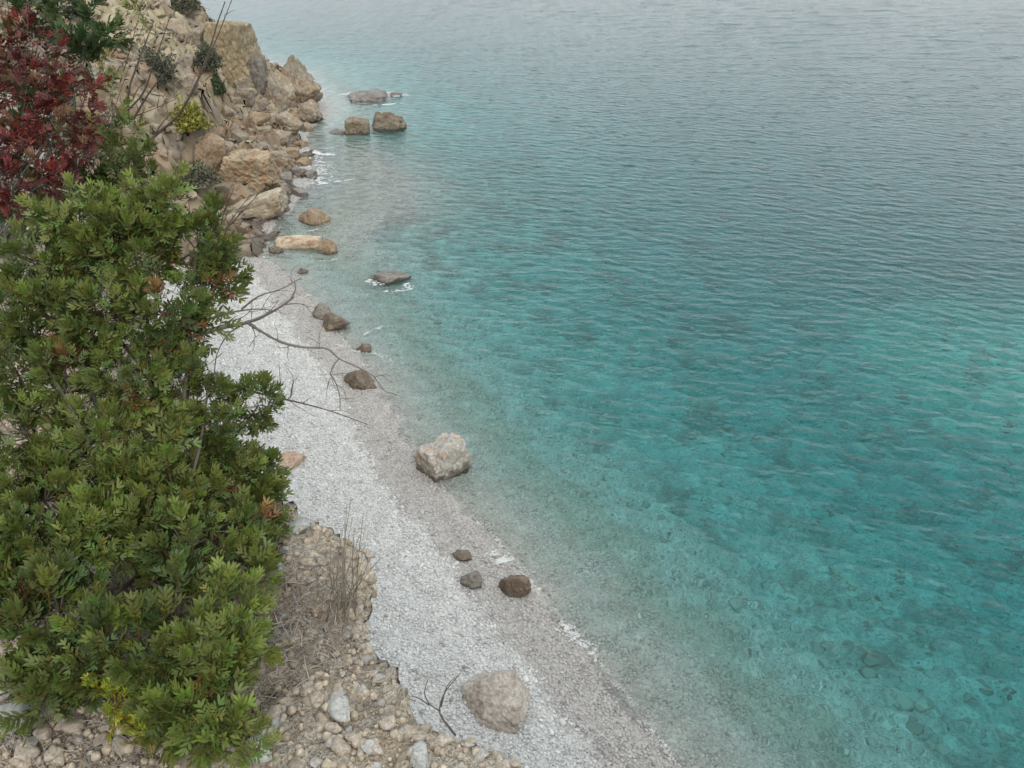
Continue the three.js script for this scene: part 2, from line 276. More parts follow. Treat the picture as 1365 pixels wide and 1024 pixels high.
// ---------------------------------------------------------------- rocks
function rockGeo(seed, [w, h, dp], tone, { detail = 14, cuts = 12, rough = 0.12, tide = 0, tideTone = tideDark, point = 0, cs = 2.2, band = 0, boxy = 0, pits = 0 } = {}) {
  const r = rngOf(seed), g0 = new THREE.IcosahedronGeometry(1, detail); g0.deleteAttribute('uv'); g0.deleteAttribute('normal'); const g = mergeVertices(g0, 1e-4), p = g.attributes.position, col = [];
  const planes = []; for (let i = 0; i < cuts; i++) { const u = r() * 2 - 1, a = r() * 6.283, s = Math.sqrt(1 - u * u); planes.push([V(s * Math.cos(a), u * 0.9 + 0.1, s * Math.sin(a)).normalize(), (boxy ? 0.8 : 0.58) + 0.32 * r()]); }
  if (boxy) for (const [a, b, c] of [[1, 0, 0], [-1, 0, 0], [0, 0, 1], [0, 0, -1], [0, 1, 0]]) planes.push([V(a + (r() - 0.5) * 0.22, b + (r() - 0.5) * 0.22, c + (r() - 0.5) * 0.22).normalize(), boxy * (0.94 + 0.12 * r())]);
  const o = seed * 3.7, size = Math.max(w, h, dp);
  for (let i = 0; i < p.count; i++) {
    const v = V(p.getX(i), p.getY(i), p.getZ(i)); let rad = 1.12;
    for (const [n, dd] of planes) { const c = n.dot(v); if (c > 0.01) rad = Math.min(rad, dd / c); }
    const cr = Math.abs(n3(v.x * 1.6 + o, v.y * 1.6, v.z * 1.6)); rad *= 1 - 0.5 * rough * Math.exp(-cr * 16); if (pits) rad *= 1 - pits * smoothstep(n3(v.x * 5 + o, v.y * 5, v.z * 5), 0.15, 0.6);
    rad *= 1 + rough * (0.8 * fbm3(v.x * 1.3 + o, v.y * 1.3, v.z * 1.3, 2) + 0.48 * fbm3(v.x * 4.5 + o, v.y * 4.5, v.z * 4.5, 3) - 0.3 * Math.abs(fbm3(v.x * 9 + o, v.y * 12, v.z * 9, 2)));
    v.multiplyScalar(rad); if (point) { const t = smoothstep(v.y, -0.3, 1); v.x = lerp(v.x, v.x * 0.3 + 0.18, point * t); v.z *= 1 - 0.6 * point * t; }
    if (band) v.x *= 1 + band * (strata(0, v.y * 1.3 + o, 0) < 0.35 ? -1 : 1);
    v.set(v.x * w / 2, v.y * h / 2, v.z * dp / 2); p.setXYZ(i, v.x, v.y, v.z);
    let c = rockColour(v.x / size * 2 + o, v.y / size * 2, v.z / size * 2, tone, cs);
    if (tide) { const f = smoothstep(tide + 0.25 * h * fbm3(v.x * 2 + o, v.y * 2, v.z * 2, 3) - (v.y + h / 2), 0, 0.18 * h); c = mixc(c, tideTone, 0.85 * f); }
    col.push(...c);
  }
  g.setAttribute('color', new THREE.Float32BufferAttribute(col, 3)); g.computeVertexNormals(); return g;
}
const rockMat = std({ vertexColors: true, roughness: 0.92 }), wetRockMat = std({ vertexColors: true, roughness: 0.55 });
const groundAt = (x, z) => Math.max(bedHeight(x, z), headHeight(x, z));
function ground(px, py) {   // walk the line of sight until it meets the land or the sea
  const d = ray(px, py); for (let t = 8; t < 140; t += 0.25) { const x = d.x * t, y = H + d.y * t, z = d.z * t, g = Math.max(groundAt(x, z), -0.35); if (y < g) return V(x, g, z); }
  return onY(px, py, 0);
}
// cx, base y, width and height in photo pixels: the distance follows from the ground the rock stands on
function rock(label, cx, baseY, wpx, hpx, tone, o = {}) {
  const p = ground(cx, baseY), dist = Math.hypot(p.x, p.y - H, p.z), k = dist / F, w = wpx * k, dp = w * (o.deep ?? 0.8), sn = (H - p.y) / dist, h = Math.max((hpx * k - 0.75 * dp * sn) / Math.sqrt(1 - sn * sn), 0.42 * w) * (o.tall ?? 1);
  const m = new THREE.Mesh(rockGeo(o.seed ?? Math.round(cx * 7 + baseY), [w * 1.08, h * 1.7, dp], tone, { rough: 0.15, ...o, tide: o.tide ? o.tide * h + h * 0.6 : 0 }), o.wet ? wetRockMat : rockMat);
  m.position.set(p.x, p.y + h * (0.40 - (o.sink ?? 0.12)), p.z - dp * 0.4); m.rotation.set(o.tiltX ?? 0, o.turn ?? 0, o.tiltZ ?? 0, 'YXZ');
  return thing(m, o.name ?? 'boulder', label, 'rock', o.group);
}
const gB = [[0.36, 0.34, 0.31], [0.44, 0.42, 0.38], [0.42, 0.31, 0.24]], beige = [[0.37, 0.32, 0.275], [0.43, 0.385, 0.335], [0.48, 0.44, 0.39]], brown = [[0.135, 0.102, 0.075], [0.19, 0.15, 0.112], [0.10, 0.073, 0.055]], dkGrey = [[0.165, 0.147, 0.13], [0.225, 0.205, 0.18], [0.115, 0.10, 0.09]], tan = [rockTan, rockGrey, rockPale], rust = [[0.27, 0.195, 0.13], [0.30, 0.235, 0.165], [0.25, 0.165, 0.105]];
rock('big pale grey boulder with a pinkish patch, standing in the shallows', 590, 644, 68, 62, gB, { tide: 0.34, deep: 0.85, detail: 26, seed: 23, turn: 0.75, cuts: 14, boxy: 0.8, rough: 0.17 });
rock('beige boulder lying on dry pebbles beside the clifftop', 668, 974, 78, 80, beige, { deep: 1.35, detail: 34, seed: 5, rough: 0.085, turn: 0.35, cuts: 16, sink: 0.2 });
rock('rusty brown wet boulder at the edge of the swash', 686, 802, 36, 32, [[0.135, 0.098, 0.072], [0.18, 0.13, 0.092], [0.10, 0.072, 0.052]], { wet: 1, tide: 0.4, seed: 31, detail: 18 });
rock('grey brown mottled boulder on wet pebbles next to the rusty one', 628, 788, 35, 24, dkGrey, { seed: 44, detail: 18 });
rock('small dark flat stone on wet pebbles', 615, 750, 24, 13, brown, { wet: 1, seed: 12, turn: -0.6 });
rock('rough brown boulder on wet pebbles below the dead branch', 478, 518, 42, 25, brown, { seed: 61, detail: 18, wet: 1 });
rock('small brown stone awash near the foam line', 486, 474, 19, 14, brown, { seed: 9, wet: 1 });
rock('dark grey boulder of a touching pair at the waterline', 427, 427, 30, 19, dkGrey, { seed: 71, wet: 1, detail: 18 });
rock('lower brown boulder of a touching pair at the waterline', 443, 443, 36, 18, brown, { seed: 72, wet: 1, detail: 18 });
rock('dark boulder half awash, apart in open shallow water', 523, 386, 44, 17, dkGrey, { seed: 75, wet: 1, tide: 0.2, tideTone: [0.42, 0.36, 0.30], detail: 18 });
rock('little stone tip beside the boulder half awash', 497, 377, 14, 8, brown, { seed: 76, wet: 1 });
rock('small dark cone shaped stone at the top of the beach water', 403, 368, 15, 10, brown, { seed: 77, wet: 1, point: 0.6 });
rock('long pale flat slab with a rusty front edge in shallow water', 397, 341, 70, 24, [[0.46, 0.37, 0.27], [0.52, 0.44, 0.33], rockRust], { seed: 81, deep: 0.55, tall: 0.6, detail: 22, cuts: 10, boxy: 0.74, rough: 0.07, tide: 0.3, tideTone: rockRust });
rock('brown boulder butting against the end of the long slab', 434, 345, 28, 25, rust, { seed: 82, deep: 1, detail: 16, tide: 0.25 });
rock('dark stone at the landward end of the long slab', 364, 341, 20, 12, brown, { seed: 83, wet: 1 });
rock('brown blocky boulder in the shallows between slab and headland', 419, 304, 38, 24, rust, { seed: 85, detail: 18, tide: 0.25 });
rock('squarish brown boulder in the sea off the headland', 475, 185, 34, 27, [[0.21, 0.17, 0.12], [0.26, 0.22, 0.165], [0.16, 0.125, 0.09]], { seed: 91, detail: 22, deep: 0.9, tide: 0.3, rough: 0.16, boxy: 0.75 });
rock('rounded brown boulder with dark foot, farthest out from the headland', 518, 179, 46, 28, [[0.20, 0.165, 0.12], [0.25, 0.21, 0.16], [0.15, 0.12, 0.09]], { seed: 92, detail: 22, tide: 0.42, rough: 0.16 });
rock('low dark rock beside the squarish brown boulder', 448, 184, 22, 9, dkGrey, { seed: 93, wet: 1 });
rock('broad flat reef rock awash with foam off the headland tip', 488, 142, 66, 16, [[0.20, 0.185, 0.17], [0.17, 0.155, 0.14], rockDark], { seed: 94, wet: 1, deep: 1.2, detail: 24, tall: 0.36, sink: 0.3, rough: 0.2, cuts: 18 });
rock('small dark rock tip at the seaward end of the reef', 530, 133, 18, 7, dkGrey, { seed: 95, wet: 1 });
rock('tall pointed rock pinnacle at the headland tip', 391, 138, 50, 50, [rockGrey, rockTan, rockPale], { seed: 96, point: 0.72, detail: 26, band: 0.05, rough: 0.16, deep: 0.9 });
rock('grey block leaning against the pinnacle', 368, 144, 42, 36, [rockGrey, rockTan, rockPale], { seed: 97, detail: 20 });
rock('dark block between pinnacle and cliff', 346, 125, 30, 34, dkGrey, { seed: 98, detail: 18 });
rock('rounded rock below the pinnacle at the water', 405, 160, 36, 24, [rockGrey, rockTan, rockPale], { seed: 99, detail: 18, tide: 0.2 });
rock('dark wet rock at the seaward foot of the pinnacle', 408, 136, 22, 17, dkGrey, { seed: 100, wet: 1 });
rock('big honeycombed tan block near the beach end of the headland', 330, 252, 70, 44, [rockTan, [0.38, 0.30, 0.2], rockRust], { seed: 101, detail: 34, rough: 0.12, cuts: 9, pits: 0.07, boxy: 0.78 });
rock('long pale sloping slab under the honeycombed block', 340, 292, 88, 26, [rockPale, [0.44, 0.38, 0.29], rockTan], { seed: 102, detail: 24, rough: 0.08, tiltZ: 0.3, cuts: 10, deep: 0.55, tall: 0.52, boxy: 0.76 });
rock('cracked red brown boulder left of the honeycombed block', 278, 228, 46, 38, rust, { seed: 103, detail: 20 });
rock('square topped tan cliff stack at the far end of the headland', 304, 112, 60, 80, [[0.31, 0.25, 0.16], [0.26, 0.205, 0.13], [0.36, 0.31, 0.22]], { seed: 104, detail: 44, cuts: 3, rough: 0.1, pits: 0.03, deep: 1.4, name: 'rock_stack', sink: 0.12, band: 0.02, boxy: 0.7, cs: 4 });
{ // rubble on the headland slope and along its foot
  const spots = [[372, 196, 30, 16], [352, 186, 28, 15], [386, 210, 26, 15], [345, 205, 34, 20], [368, 222, 30, 17], [392, 232, 22, 12], [340, 165, 30, 17], [318, 190, 26, 16], [362, 165, 26, 15], [385, 175, 36, 13], [400, 196, 20, 11], [326, 146, 24, 16], [302, 160, 26, 18], [296, 205, 28, 18], [380, 246, 24, 12], [376, 258, 20, 10], [312, 140, 22, 14], [338, 182, 20, 13], [290, 186, 22, 15], [268, 196, 24, 16], [408, 176, 18, 10], [252, 140, 30, 20], [285, 70, 34, 22], [262, 62, 28, 20], [236, 52, 30, 18], [300, 100, 28, 18], [272, 110, 26, 16], [246, 84, 22, 15], [322, 116, 26, 18], [336, 104, 24, 18], [356, 108, 20, 16], [398, 262, 24, 8], [412, 238, 20, 7], [372, 282, 22, 8], [404, 222, 22, 8], [300, 262, 26, 16], [276, 262, 24, 14], [230, 190, 22, 14], [215, 215, 20, 12], [350, 148, 24, 15]];
  spots.forEach(([x, y, w, h], i) => rock(y > 230 && x > 370 ? 'flat dark ledge rock washed by the sea below the headland' : `${['tan', 'grey', 'rusty brown', 'dark grey'][i % 4]} angular rubble block on the rocky headland slope`, x, y, w, h, y > 230 && x > 370 ? dkGrey : [tan, [rockGrey, rockTan, rockPale], rust, [rockGrey, [0.2, 0.17, 0.14], rockTan]][i % 4], { seed: 200 + i, detail: 14, boxy: i % 3 ? 0.72 : 0, name: 'rubble_block', group: y > 230 && x > 370 ? 'ledge rocks below the headland' : `${['tan', 'grey', 'rusty', 'dark'][i % 4]} rubble blocks on the headland`, turn: i * 1.7, tiltZ: ((i * 37) % 7 - 3) * 0.07, sink: 0.34, wet: y > 230 && x > 370 }));
}
rock('flat orange pink stone set in the dry white pebbles', 382, 626, 38, 10, [[0.42, 0.30, 0.22], [0.48, 0.38, 0.30], [0.36, 0.24, 0.17]], { seed: 301, name: 'flat_stone', deep: 0.9, tall: 0.7, sink: 0.3 });

{ // scree: small stones strewn over the headland
  const r = rngOf(333), list = [], m = new THREE.Matrix4(), q = new THREE.Quaternion(), g = rockGeo(760, [2, 1.5, 1.7], [[0.9, 0.86, 0.8], [0.75, 0.7, 0.62], [1, 0.97, 0.9]], { detail: 3, cuts: 11, rough: 0.08 });
  for (let i = 0; i < 6000; i++) {
    const x = lerp(-36, -11, r()), z = lerp(-96, -33, r()), s = 0.06 + 0.2 * Math.pow(r(), 4), a = r(), b = r(), f = 0.25 + 0.17 * r(), w = r(), k = r(); if (!within(x, z, toePoly) || fbm2(x * 0.35, z * 0.35, 3) < -0.15 + 0.5 * (k - 0.6)) continue;
    q.setFromEuler(new THREE.Euler(a * 6, b * 6, 0)); m.compose(V(x, headHeight(x, z) + s * 0.2, z), q, V(s, s * 0.8, s)); list.push([m.clone(), [f, f * lerp(0.72, 0.9, w), f * lerp(0.5, 0.78, w)]]);
  }
  const im = new THREE.InstancedMesh(g, std({ vertexColors: true, roughness: 0.95 }), list.length); list.forEach(([mm, c], i) => { im.setMatrixAt(i, mm); im.setColorAt(i, new THREE.Color().setRGB(...c)); });
  setting(im, 'scree', 'small broken stones strewn over the headland slope', 'stones', 'stuff');
}
// ---------------------------------------------------------------- foam
{
  const r = rngOf(515), blobs = [], y0 = 0.012;
  const blob = (x, y, z, s) => { const n = 7, pos = [x, y + s * 0.12, z], idx = []; const o = r() * 6.28; for (let i = 0; i < n; i++) { const a = i / n * 6.283, q = s * (0.55 + 0.7 * r()); pos.push(x + Math.cos(a + o) * q * 1.2, y - 0.01, z + Math.sin(a + o) * q * 0.8); } for (let i = 0; i < n; i++) idx.push(0, 1 + (i + 1) % n, 1 + i); blobs.push(geoOf(pos, idx)); };
  const run = (pts, count, spread, size, keep) => { const w = pts.map(([a, b]) => onY(a, b, 0)); const c = new THREE.CatmullRomCurve3(w); for (let i = 0; i < count; i++) { const p = c.getPoint(r()); const k = (r() + r() + r() - 1.5) * spread, x = p.x + k * 0.87, z = p.z - k * 0.48; if (n2(x * 1.3 / Math.sqrt(size * 12), z * 1.3 / Math.sqrt(size * 12)) < keep) continue; const d = sea(x, z); blob(x, Math.max(seaHeight(x, z, 0.23, d), bedHeight(x, z, d) + 0.03) + y0, z, size * (0.35 + 0.9 * r() * r())); } };
  run([[905, 1020], [862, 964], [798, 882], [754, 834], [704, 768], [656, 716]], 2600, 0.11, 0.018, 0.05);
  run([[655, 738], [672, 752], [664, 745]], 700, 0.24, 0.026, -0.4); run([[745, 836], [760, 842], [790, 872]], 800, 0.22, 0.026, -0.3);
  run([[600, 664], [560, 606], [530, 556], [508, 512], [472, 468]], 800, 0.1, 0.025, 0.2);
  run([[436, 458], [462, 466], [490, 470], [520, 482]], 420, 0.25, 0.035, 0); run([[480, 448], [512, 434]], 160, 0.25, 0.035, 0);
  run([[512, 388], [545, 386], [540, 378]], 70, 0.25, 0.08, -0.5); run([[490, 372], [505, 380]], 60, 0.25, 0.08, -0.5);
  run([[414, 200], [420, 218], [426, 232], [432, 244], [462, 240]], 900, 0.9, 0.1, -0.15); run([[414, 202], [442, 207]], 260, 0.4, 0.1, -0.4);
  run([[452, 128], [480, 122], [515, 124], [540, 128]], 800, 0.8, 0.11, -0.1); run([[500, 140], [535, 138]], 260, 0.6, 0.12, -0.2); run([[415, 118], [440, 126], [470, 148]], 260, 1.1, 0.1, 0.0);
  run([[380, 300], [360, 335], [350, 345]], 60, 0.3, 0.08, 0); run([[410, 308], [440, 302]], 50, 0.2, 0.07, 0); run([[418, 348], [450, 346]], 50, 0.2, 0.07, 0);
  setting(new THREE.Mesh(mergeGeometries(blobs), std({ color: new THREE.Color().setRGB(0.62, 0.64, 0.64), roughness: 0.8 })), 'sea_foam', 'white foam along the waterline and round the rocks', 'foam', 'stuff');
}

// ---------------------------------------------------------------- the cliff the photo is taken from
const TOP = H - 1.6;
const edgePts = [[40, 22], [15, 8], [6, 3.2], [2.4, 0.7], [1.3, -0.15], [0.62, -0.66], [0.22, -0.92], ...[[690, 1002], [662, 990], [622, 982], [566, 958], [526, 918], [502, 872], [490, 810], [500, 752], [492, 722], [440, 692], [384, 668]].map(([a, b]) => xz(onY(a, b, TOP))), [-0.95, -2.2], [-1.35, -2.75], [-1.9, -3.6], [-2.8, -5], [-4.3, -7.6], [-7.2, -11.5], [-12, -18], [-17, -27], [-24, -37], [-36, -46]];
const inland = (x, z) => segDist(x, z, edgePts);
const nearest = (x, z) => { let b = [0, 0, 1e9]; for (let i = 0; i + 1 < edgePts.length; i++) { const p = edgePts[i], q = edgePts[i + 1], dx = q[0] - p[0], dz = q[1] - p[1], t = clamp(((x - p[0]) * dx + (z - p[1]) * dz) / (dx * dx + dz * dz), 0, 1), X = p[0] + t * dx, Z2 = p[1] + t * dz, d = Math.hypot(x - X, z - Z2); if (d < b[2]) b = [X, Z2, d]; } return b; };
const topPoly = [...edgePts, [-120, -46], [-120, 120], [40, 120]];
function topHeight(x, z) {
  const d = inland(x, z), near = Math.hypot(x, z) < 9 ? 1 : 0.4;
  return TOP + 0.045 * fbm2(x * 1.1, z * 1.1, 3) + near * (0.035 * fbm2(x * 4, z * 4, 3) + 0.012 * fbm2(x * 17, z * 17, 3)) - 0.055 * Math.exp(-d / 0.07) + 0.06 * Math.min(d, 4);
}
const soilTone = [[0.36, 0.315, 0.255], [0.42, 0.385, 0.33], [0.30, 0.24, 0.175]];
const soilGrain = noiseTexture(512, 8, [12, 48, 128, 256], [0.25, 0.35, 0.45, 0.4], 0.82, [1, 0.985, 0.96]); soilGrain.repeat.set(1.6, 1.6);
const cliff = new THREE.Group();
{
  const xs = graded(-2.6, 0.9, 0.022, [-8, 4], 1.06, [-110, 38], 1.2), zs = graded(-3.4, -0.5, 0.022, [-8, 3], 1.06, [-45, 80], 1.2);
  const w = xs.length, inside = [], pos = [], col = [], uv = [], idx = [];
  zs.forEach((z) => xs.forEach((x) => {
    const jx = x + 0.02 * n2(x * 9, z * 9), jz = z + 0.02 * n2(x * 9 + 50, z * 9); const wob = 0.05 * n2(x * 3, z * 3) + 0.018 * n2(x * 13, z * 13); let ok = within(jx + wob, jz, topPoly), qx = jx, qz = jz;
    if (!ok && x > -2.6 && x < 0.9 && z > -3.4 && z < -0.5) { const n = nearest(jx + wob, jz); if (n[2] < 0.03) { ok = true; qx = n[0] - wob; qz = n[1]; } }
    inside.push(ok); pos.push(qx, topHeight(qx, qz), qz); uv.push(qx, qz);
    const c = rockColour(jx, 0, jz, soilTone, 3.2); col.push(...c);
  }));
  for (let j = 0; j + 1 < zs.length; j++) for (let i = 0; i + 1 < w; i++) { const a = j * w + i; if (inside[a] && inside[a + 1] && inside[a + w] && inside[a + w + 1]) idx.push(a, a + w, a + 1, a + 1, a + w, a + w + 1); }
  // drop a face from every open border down to the beach
  const open = new Map(); for (let t = 0; t < idx.length; t += 3) for (let k = 0; k < 3; k++) { const a = idx[t + k], b = idx[t + (k + 1) % 3]; if (open.has(b + '_' + a)) open.delete(b + '_' + a); else open.set(a + '_' + b, [a, b]); }
  const down = new Map(), rows = [0.03, 0.08, 0.18, 0.4, 0.9, 1.8, 3.5, 7, 11, 16.2];
  const drop = (v) => {
    if (down.has(v)) return down.get(v);
    const x = pos[v * 3], y = pos[v * 3 + 1], z = pos[v * 3 + 2]; const sd = (a, b) => inland(a, b) * (within(a, b, topPoly) ? 1 : -1), e = 0.25, ids = []; let ux = sd(x - e, z) - sd(x + e, z), uz = sd(x, z - e) - sd(x, z + e); const ul = Math.hypot(ux, uz) || 1; ux /= ul; uz /= ul;
    for (const f of rows) {
      const out = (f < 1 ? -0.34 * f : -0.34 + 0.22 * (f - 1)) + 0.05 * (f > 0.1 ? 1 : 0.3) * fbm3(x * 4, (y - f) * 4, z * 4, 3) + Math.min(f, 1.2) * 0.22 * fbm3(x * 1.2, (y - f) * 1.2, z * 1.2, 2);
      ids.push(pos.length / 3); pos.push(x + ux * out, y - f, z + uz * out); uv.push(x + z, y - f); col.push(...rockColour(x, y - f, z, soilTone, 2.5));
    }
    down.set(v, ids); return ids;
  };
  for (const [a, b] of [...open.values()]) {
    const A = [a, ...drop(a)], B = [b, ...drop(b)]; for (let k = 0; k + 1 < A.length; k++) idx.push(B[k], A[k], A[k + 1], B[k], A[k + 1], B[k + 1]);
  }
  const g = geoOf(pos, idx, col, uv);
  setting(cliff, 'cliff', 'crumbly pebbly earth clifftop with a steep drop to the beach', 'cliff');
  part(cliff, 'earth', g, std({ vertexColors: true, map: soilGrain, bumpMap: soilGrain, bumpScale: 0.012, roughness: 0.97 }));
}
const topPoint = (px, py) => { let p = onY(px, py, TOP); for (let i = 0; i < 5; i++) p = onY(px, py, topHeight(p.x, p.z)); return p; };
{ // stones bedded in the clifftop: those big enough to pick out are parts, the gravel between them is stuff
  const r = rngOf(61), variants = []; const st = [[[0.33, 0.285, 0.235], [0.41, 0.37, 0.315], [0.29, 0.225, 0.16]], [[0.32, 0.275, 0.22], [0.38, 0.335, 0.28], [0.26, 0.205, 0.15]], [[0.30, 0.285, 0.265], [0.36, 0.35, 0.33], [0.25, 0.235, 0.21]]];
  for (let i = 0; i < 6; i++) variants.push(rockGeo(700 + i, [2, 1.2, 1.6], st[i % 3], { detail: 5, cuts: 18, rough: 0.06, cs: 1.6 }));
  const greys = []; for (let i = 0; i < 3; i++) greys.push(rockGeo(720 + i, [2, 1.1, 1.5], [[0.30, 0.31, 0.295], [0.37, 0.375, 0.355], [0.41, 0.40, 0.37]], { detail: 7, cuts: 8, rough: 0.07, cs: 1.6 }));
  const put = (x, z, s, geo, name = 'stone', sink = 0.15) => { const m = part(cliff, name, geo, rockMat); m.position.set(x, topHeight(x, z) + s * sink, z); m.rotation.set((r() - 0.5) * 0.6, r() * 6.28, (r() - 0.5) * 0.6); m.scale.set(s, s * (0.75 + 0.4 * r()), s * (0.8 + 0.4 * r())); };
  for (const [px, py, w] of [[455, 948, 40], [397, 706, 34], [369, 768, 32], [345, 1002, 40], [438, 800, 16], [412, 846, 14], [425, 935, 22], [520, 965, 26], [590, 990, 24], [640, 1006, 26], [560, 1010, 34], [500, 1000, 22], [330, 940, 18], [15, 965, 52], [75, 1010, 26], [40, 1015, 24], [470, 985, 18], [615, 1010, 18], [545, 978, 22], [507, 905, 20], [488, 880, 18], [450, 890, 20], [380, 735, 20], [420, 720, 18], [350, 745, 20], [464, 742, 22]]) { const p = topPoint(px, py), s = w / F * Math.hypot(p.x, 1.6, p.z) / 2; put(p.x, p.z, s, w > 30 ? greys[Math.floor(r() * 3)] : variants[Math.floor(r() * 6)], 'stone', 0.25); }
  for (let i = 0; i < 70; i++) { const k = 6 + Math.floor(r() * 13), t = r(), a = edgePts[k], b = edgePts[k + 1], x = lerp(a[0], b[0], t) - 0.03 * r(), z = lerp(a[1], b[1], t) + 0.05 * (r() - 0.3); put(x, z, 0.010 + 0.022 * r() * r(), variants[Math.floor(r() * 6)], 'stone', -0.1); }
  for (let i = 0; i < 280; i++) { const p = topPoint(lerp(0, 700, r()), lerp(660, 1040, Math.sqrt(r()))); if (!within(p.x, p.z, topPoly) || inland(p.x, p.z) < 0.02) continue; put(p.x, p.z, 0.009 + 0.022 * Math.pow(r(), 1.8), variants[Math.floor(r() * 6)]); }
  const n = 26000, im = new THREE.InstancedMesh(rockGeo(750, [2, 1.4, 1.7], [[0.33, 0.28, 0.22], [0.41, 0.365, 0.30], [0.28, 0.21, 0.15]], { detail: 1, cuts: 8 }), rockMat, n), m = new THREE.Matrix4(), q = new THREE.Quaternion(); let k = 0;
  for (let i = 0; i < n; i++) { const x = lerp(-2.4, 0.9, r()), z = lerp(-3, -0.6, r()), s = 0.0035 + 0.013 * Math.pow(r(), 2.5), a = r(), b = r(), f = 0.75 + 0.5 * r(); if (!within(x, z, topPoly) || inland(x, z) < 0.01) continue; q.setFromEuler(new THREE.Euler(a * 6, b * 6, 0)); m.compose(V(x, topHeight(x, z) + s * 0.3, z), q, V(s, s, s)); im.setMatrixAt(k, m); im.setColorAt(k, new THREE.Color().setRGB(f, f * 0.98, f * 0.95)); k++; }
  im.count = k; im.name = 'gravel'; im.userData = { kind: 'stuff' }; shade(im); cliff.add(im);
}
{ // the pale rock that juts from the edge behind the dry grass
  const p = topPoint(484, 752), m = new THREE.Mesh(rockGeo(801, [0.13, 0.16, 0.14], [[0.45, 0.385, 0.295], [0.51, 0.45, 0.36], [0.38, 0.30, 0.215]], { detail: 22, cuts: 20, rough: 0.13, cs: 3 }), rockMat);
  m.position.set(p.x - 0.02, p.y - 0.06, p.z); m.rotation.y = 0.7; thing(m, 'edge_rock', 'cream coloured rock jutting from the cliff edge behind dry grass', 'rock');
}

// ---------------------------------------------------------------- plants
const barkMat = std({ color: new THREE.Color().setRGB(0.11, 0.09, 0.075), roughness: 0.9 }), greyBark = std({ color: new THREE.Color().setRGB(0.20, 0.18, 0.165) }), darkBark = std({ color: new THREE.Color().setRGB(0.10, 0.075, 0.065) });
const leafMat = (r, g, b) => new THREE.MeshPhysicalMaterial({ color: new THREE.Color().setRGB(r, g, b), vertexColors: true, roughness: 0.55, side: THREE.DoubleSide });
// one shoot tip: pinnate leaves set round a short stem; vertex colours tell leaflet from stalk
function sprigGeo(seed, { leaves = 10, pairs = 3, len = 0.058, leaflet = 0.038, wide = 0.0112, open = 0.85, stalk = [1.5, 0.75, 0.5], tipTone = [1.12, 1.1, 0.8], droop = 0.25 } = {}) {
  const r = rngOf(seed), pos = [], idx = [], col = [];
  const add = (base, dir, side, up, L, W, c) => {   // one leaflet, folded along its midrib
    const i0 = pos.length / 3, P = (t, s, u) => { const v = base.clone().addScaledVector(dir, L * t).addScaledVector(side, W * s).addScaledVector(up, u * W - droop * L * t * t * 0.5); pos.push(v.x, v.y, v.z); };
    P(0, 0, 0); P(0.3, -0.42, 0.16); P(0.3, 0, 0); P(0.3, 0.42, 0.16); P(0.68, -0.46, 0.17); P(0.68, 0, 0); P(0.68, 0.46, 0.17); P(1, 0, 0.02);
    for (let k = 0; k < 8; k++) { const f = (k % 3 === 2 ? 1.12 : 1) * (k === 7 ? 0.95 : 1); col.push(c[0] * f, c[1] * f, c[2] * f); }
    for (const [a, b, d] of [[0, 2, 1], [0, 3, 2], [1, 2, 4], [2, 5, 4], [2, 3, 5], [3, 6, 5], [4, 5, 7], [5, 6, 7]]) idx.push(i0 + a, i0 + b, i0 + d);
  };
  const bar = (a, b, w, c) => { const i0 = pos.length / 3, d = b.clone().sub(a).normalize(), s = d.clone().cross(V(0.3, 0.2, 0.93)).normalize().multiplyScalar(w), u = d.clone().cross(s).normalize().multiplyScalar(w); for (const p of [a, b]) for (const [x, y] of [[1, 0], [-0.5, 0.87], [-0.5, -0.87]]) { const v = p.clone().addScaledVector(s, x).addScaledVector(u, y); pos.push(v.x, v.y, v.z); col.push(...c); } for (let k = 0; k < 3; k++) { const n = (k + 1) % 3; idx.push(i0 + k, i0 + n, i0 + 3 + k, i0 + n, i0 + 3 + n, i0 + 3 + k); } };
  bar(V(0, -0.09, 0), V(0, 0.02, 0), 0.0022, stalk);
  for (let l = 0; l < leaves; l++) {
    const f = l / (leaves - 1), az = l * 2.4 + r() * 0.5, tilt = lerp(open * 1.35, open * 0.35, f) + (r() - 0.5) * 0.25, L = len * lerp(1.05, 0.7, f) * (0.85 + 0.3 * r());
    const dir = V(Math.sin(tilt) * Math.cos(az), Math.cos(tilt), Math.sin(tilt) * Math.sin(az)), side = V(-Math.sin(az), 0, Math.cos(az)), up = side.clone().cross(dir).normalize().multiplyScalar(-1), b0 = V(0, lerp(-0.055, 0.02, f), 0), tw = (r() - 0.5) * 0.6; up.applyAxisAngle(dir, tw); side.applyAxisAngle(dir, tw);
    const base = [1, 1, 1].map((v, i) => v * lerp(1, tipTone[i], f * f) * (0.85 + 0.3 * r()));
    bar(b0, b0.clone().addScaledVector(dir, L), 0.0009, [base[0] * 1.5, base[1] * 1.1, base[2]]);
    for (let p = 0; p < pairs; p++) for (const s of [-1, 1]) { const t = lerp(0.28, 0.96, p / (pairs - 1)), d2 = dir.clone().multiplyScalar(0.8).addScaledVector(side, s * 0.6).normalize(), s2 = dir.clone().multiplyScalar(-0.6 * s).addScaledVector(side, 0.8).normalize(), k = 0.85 + 0.3 * r(); add(b0.clone().addScaledVector(dir, L * t), d2, s2, up, leaflet * lerp(0.85, 1.05, p / pairs) * (0.85 + 0.3 * r()), wide, base.map((v) => v * k)); }
    add(b0.clone().addScaledVector(dir, L * 0.98), dir, side, up, leaflet * 0.9, wide, base);
  }
  return geoOf(pos, idx, col);
}
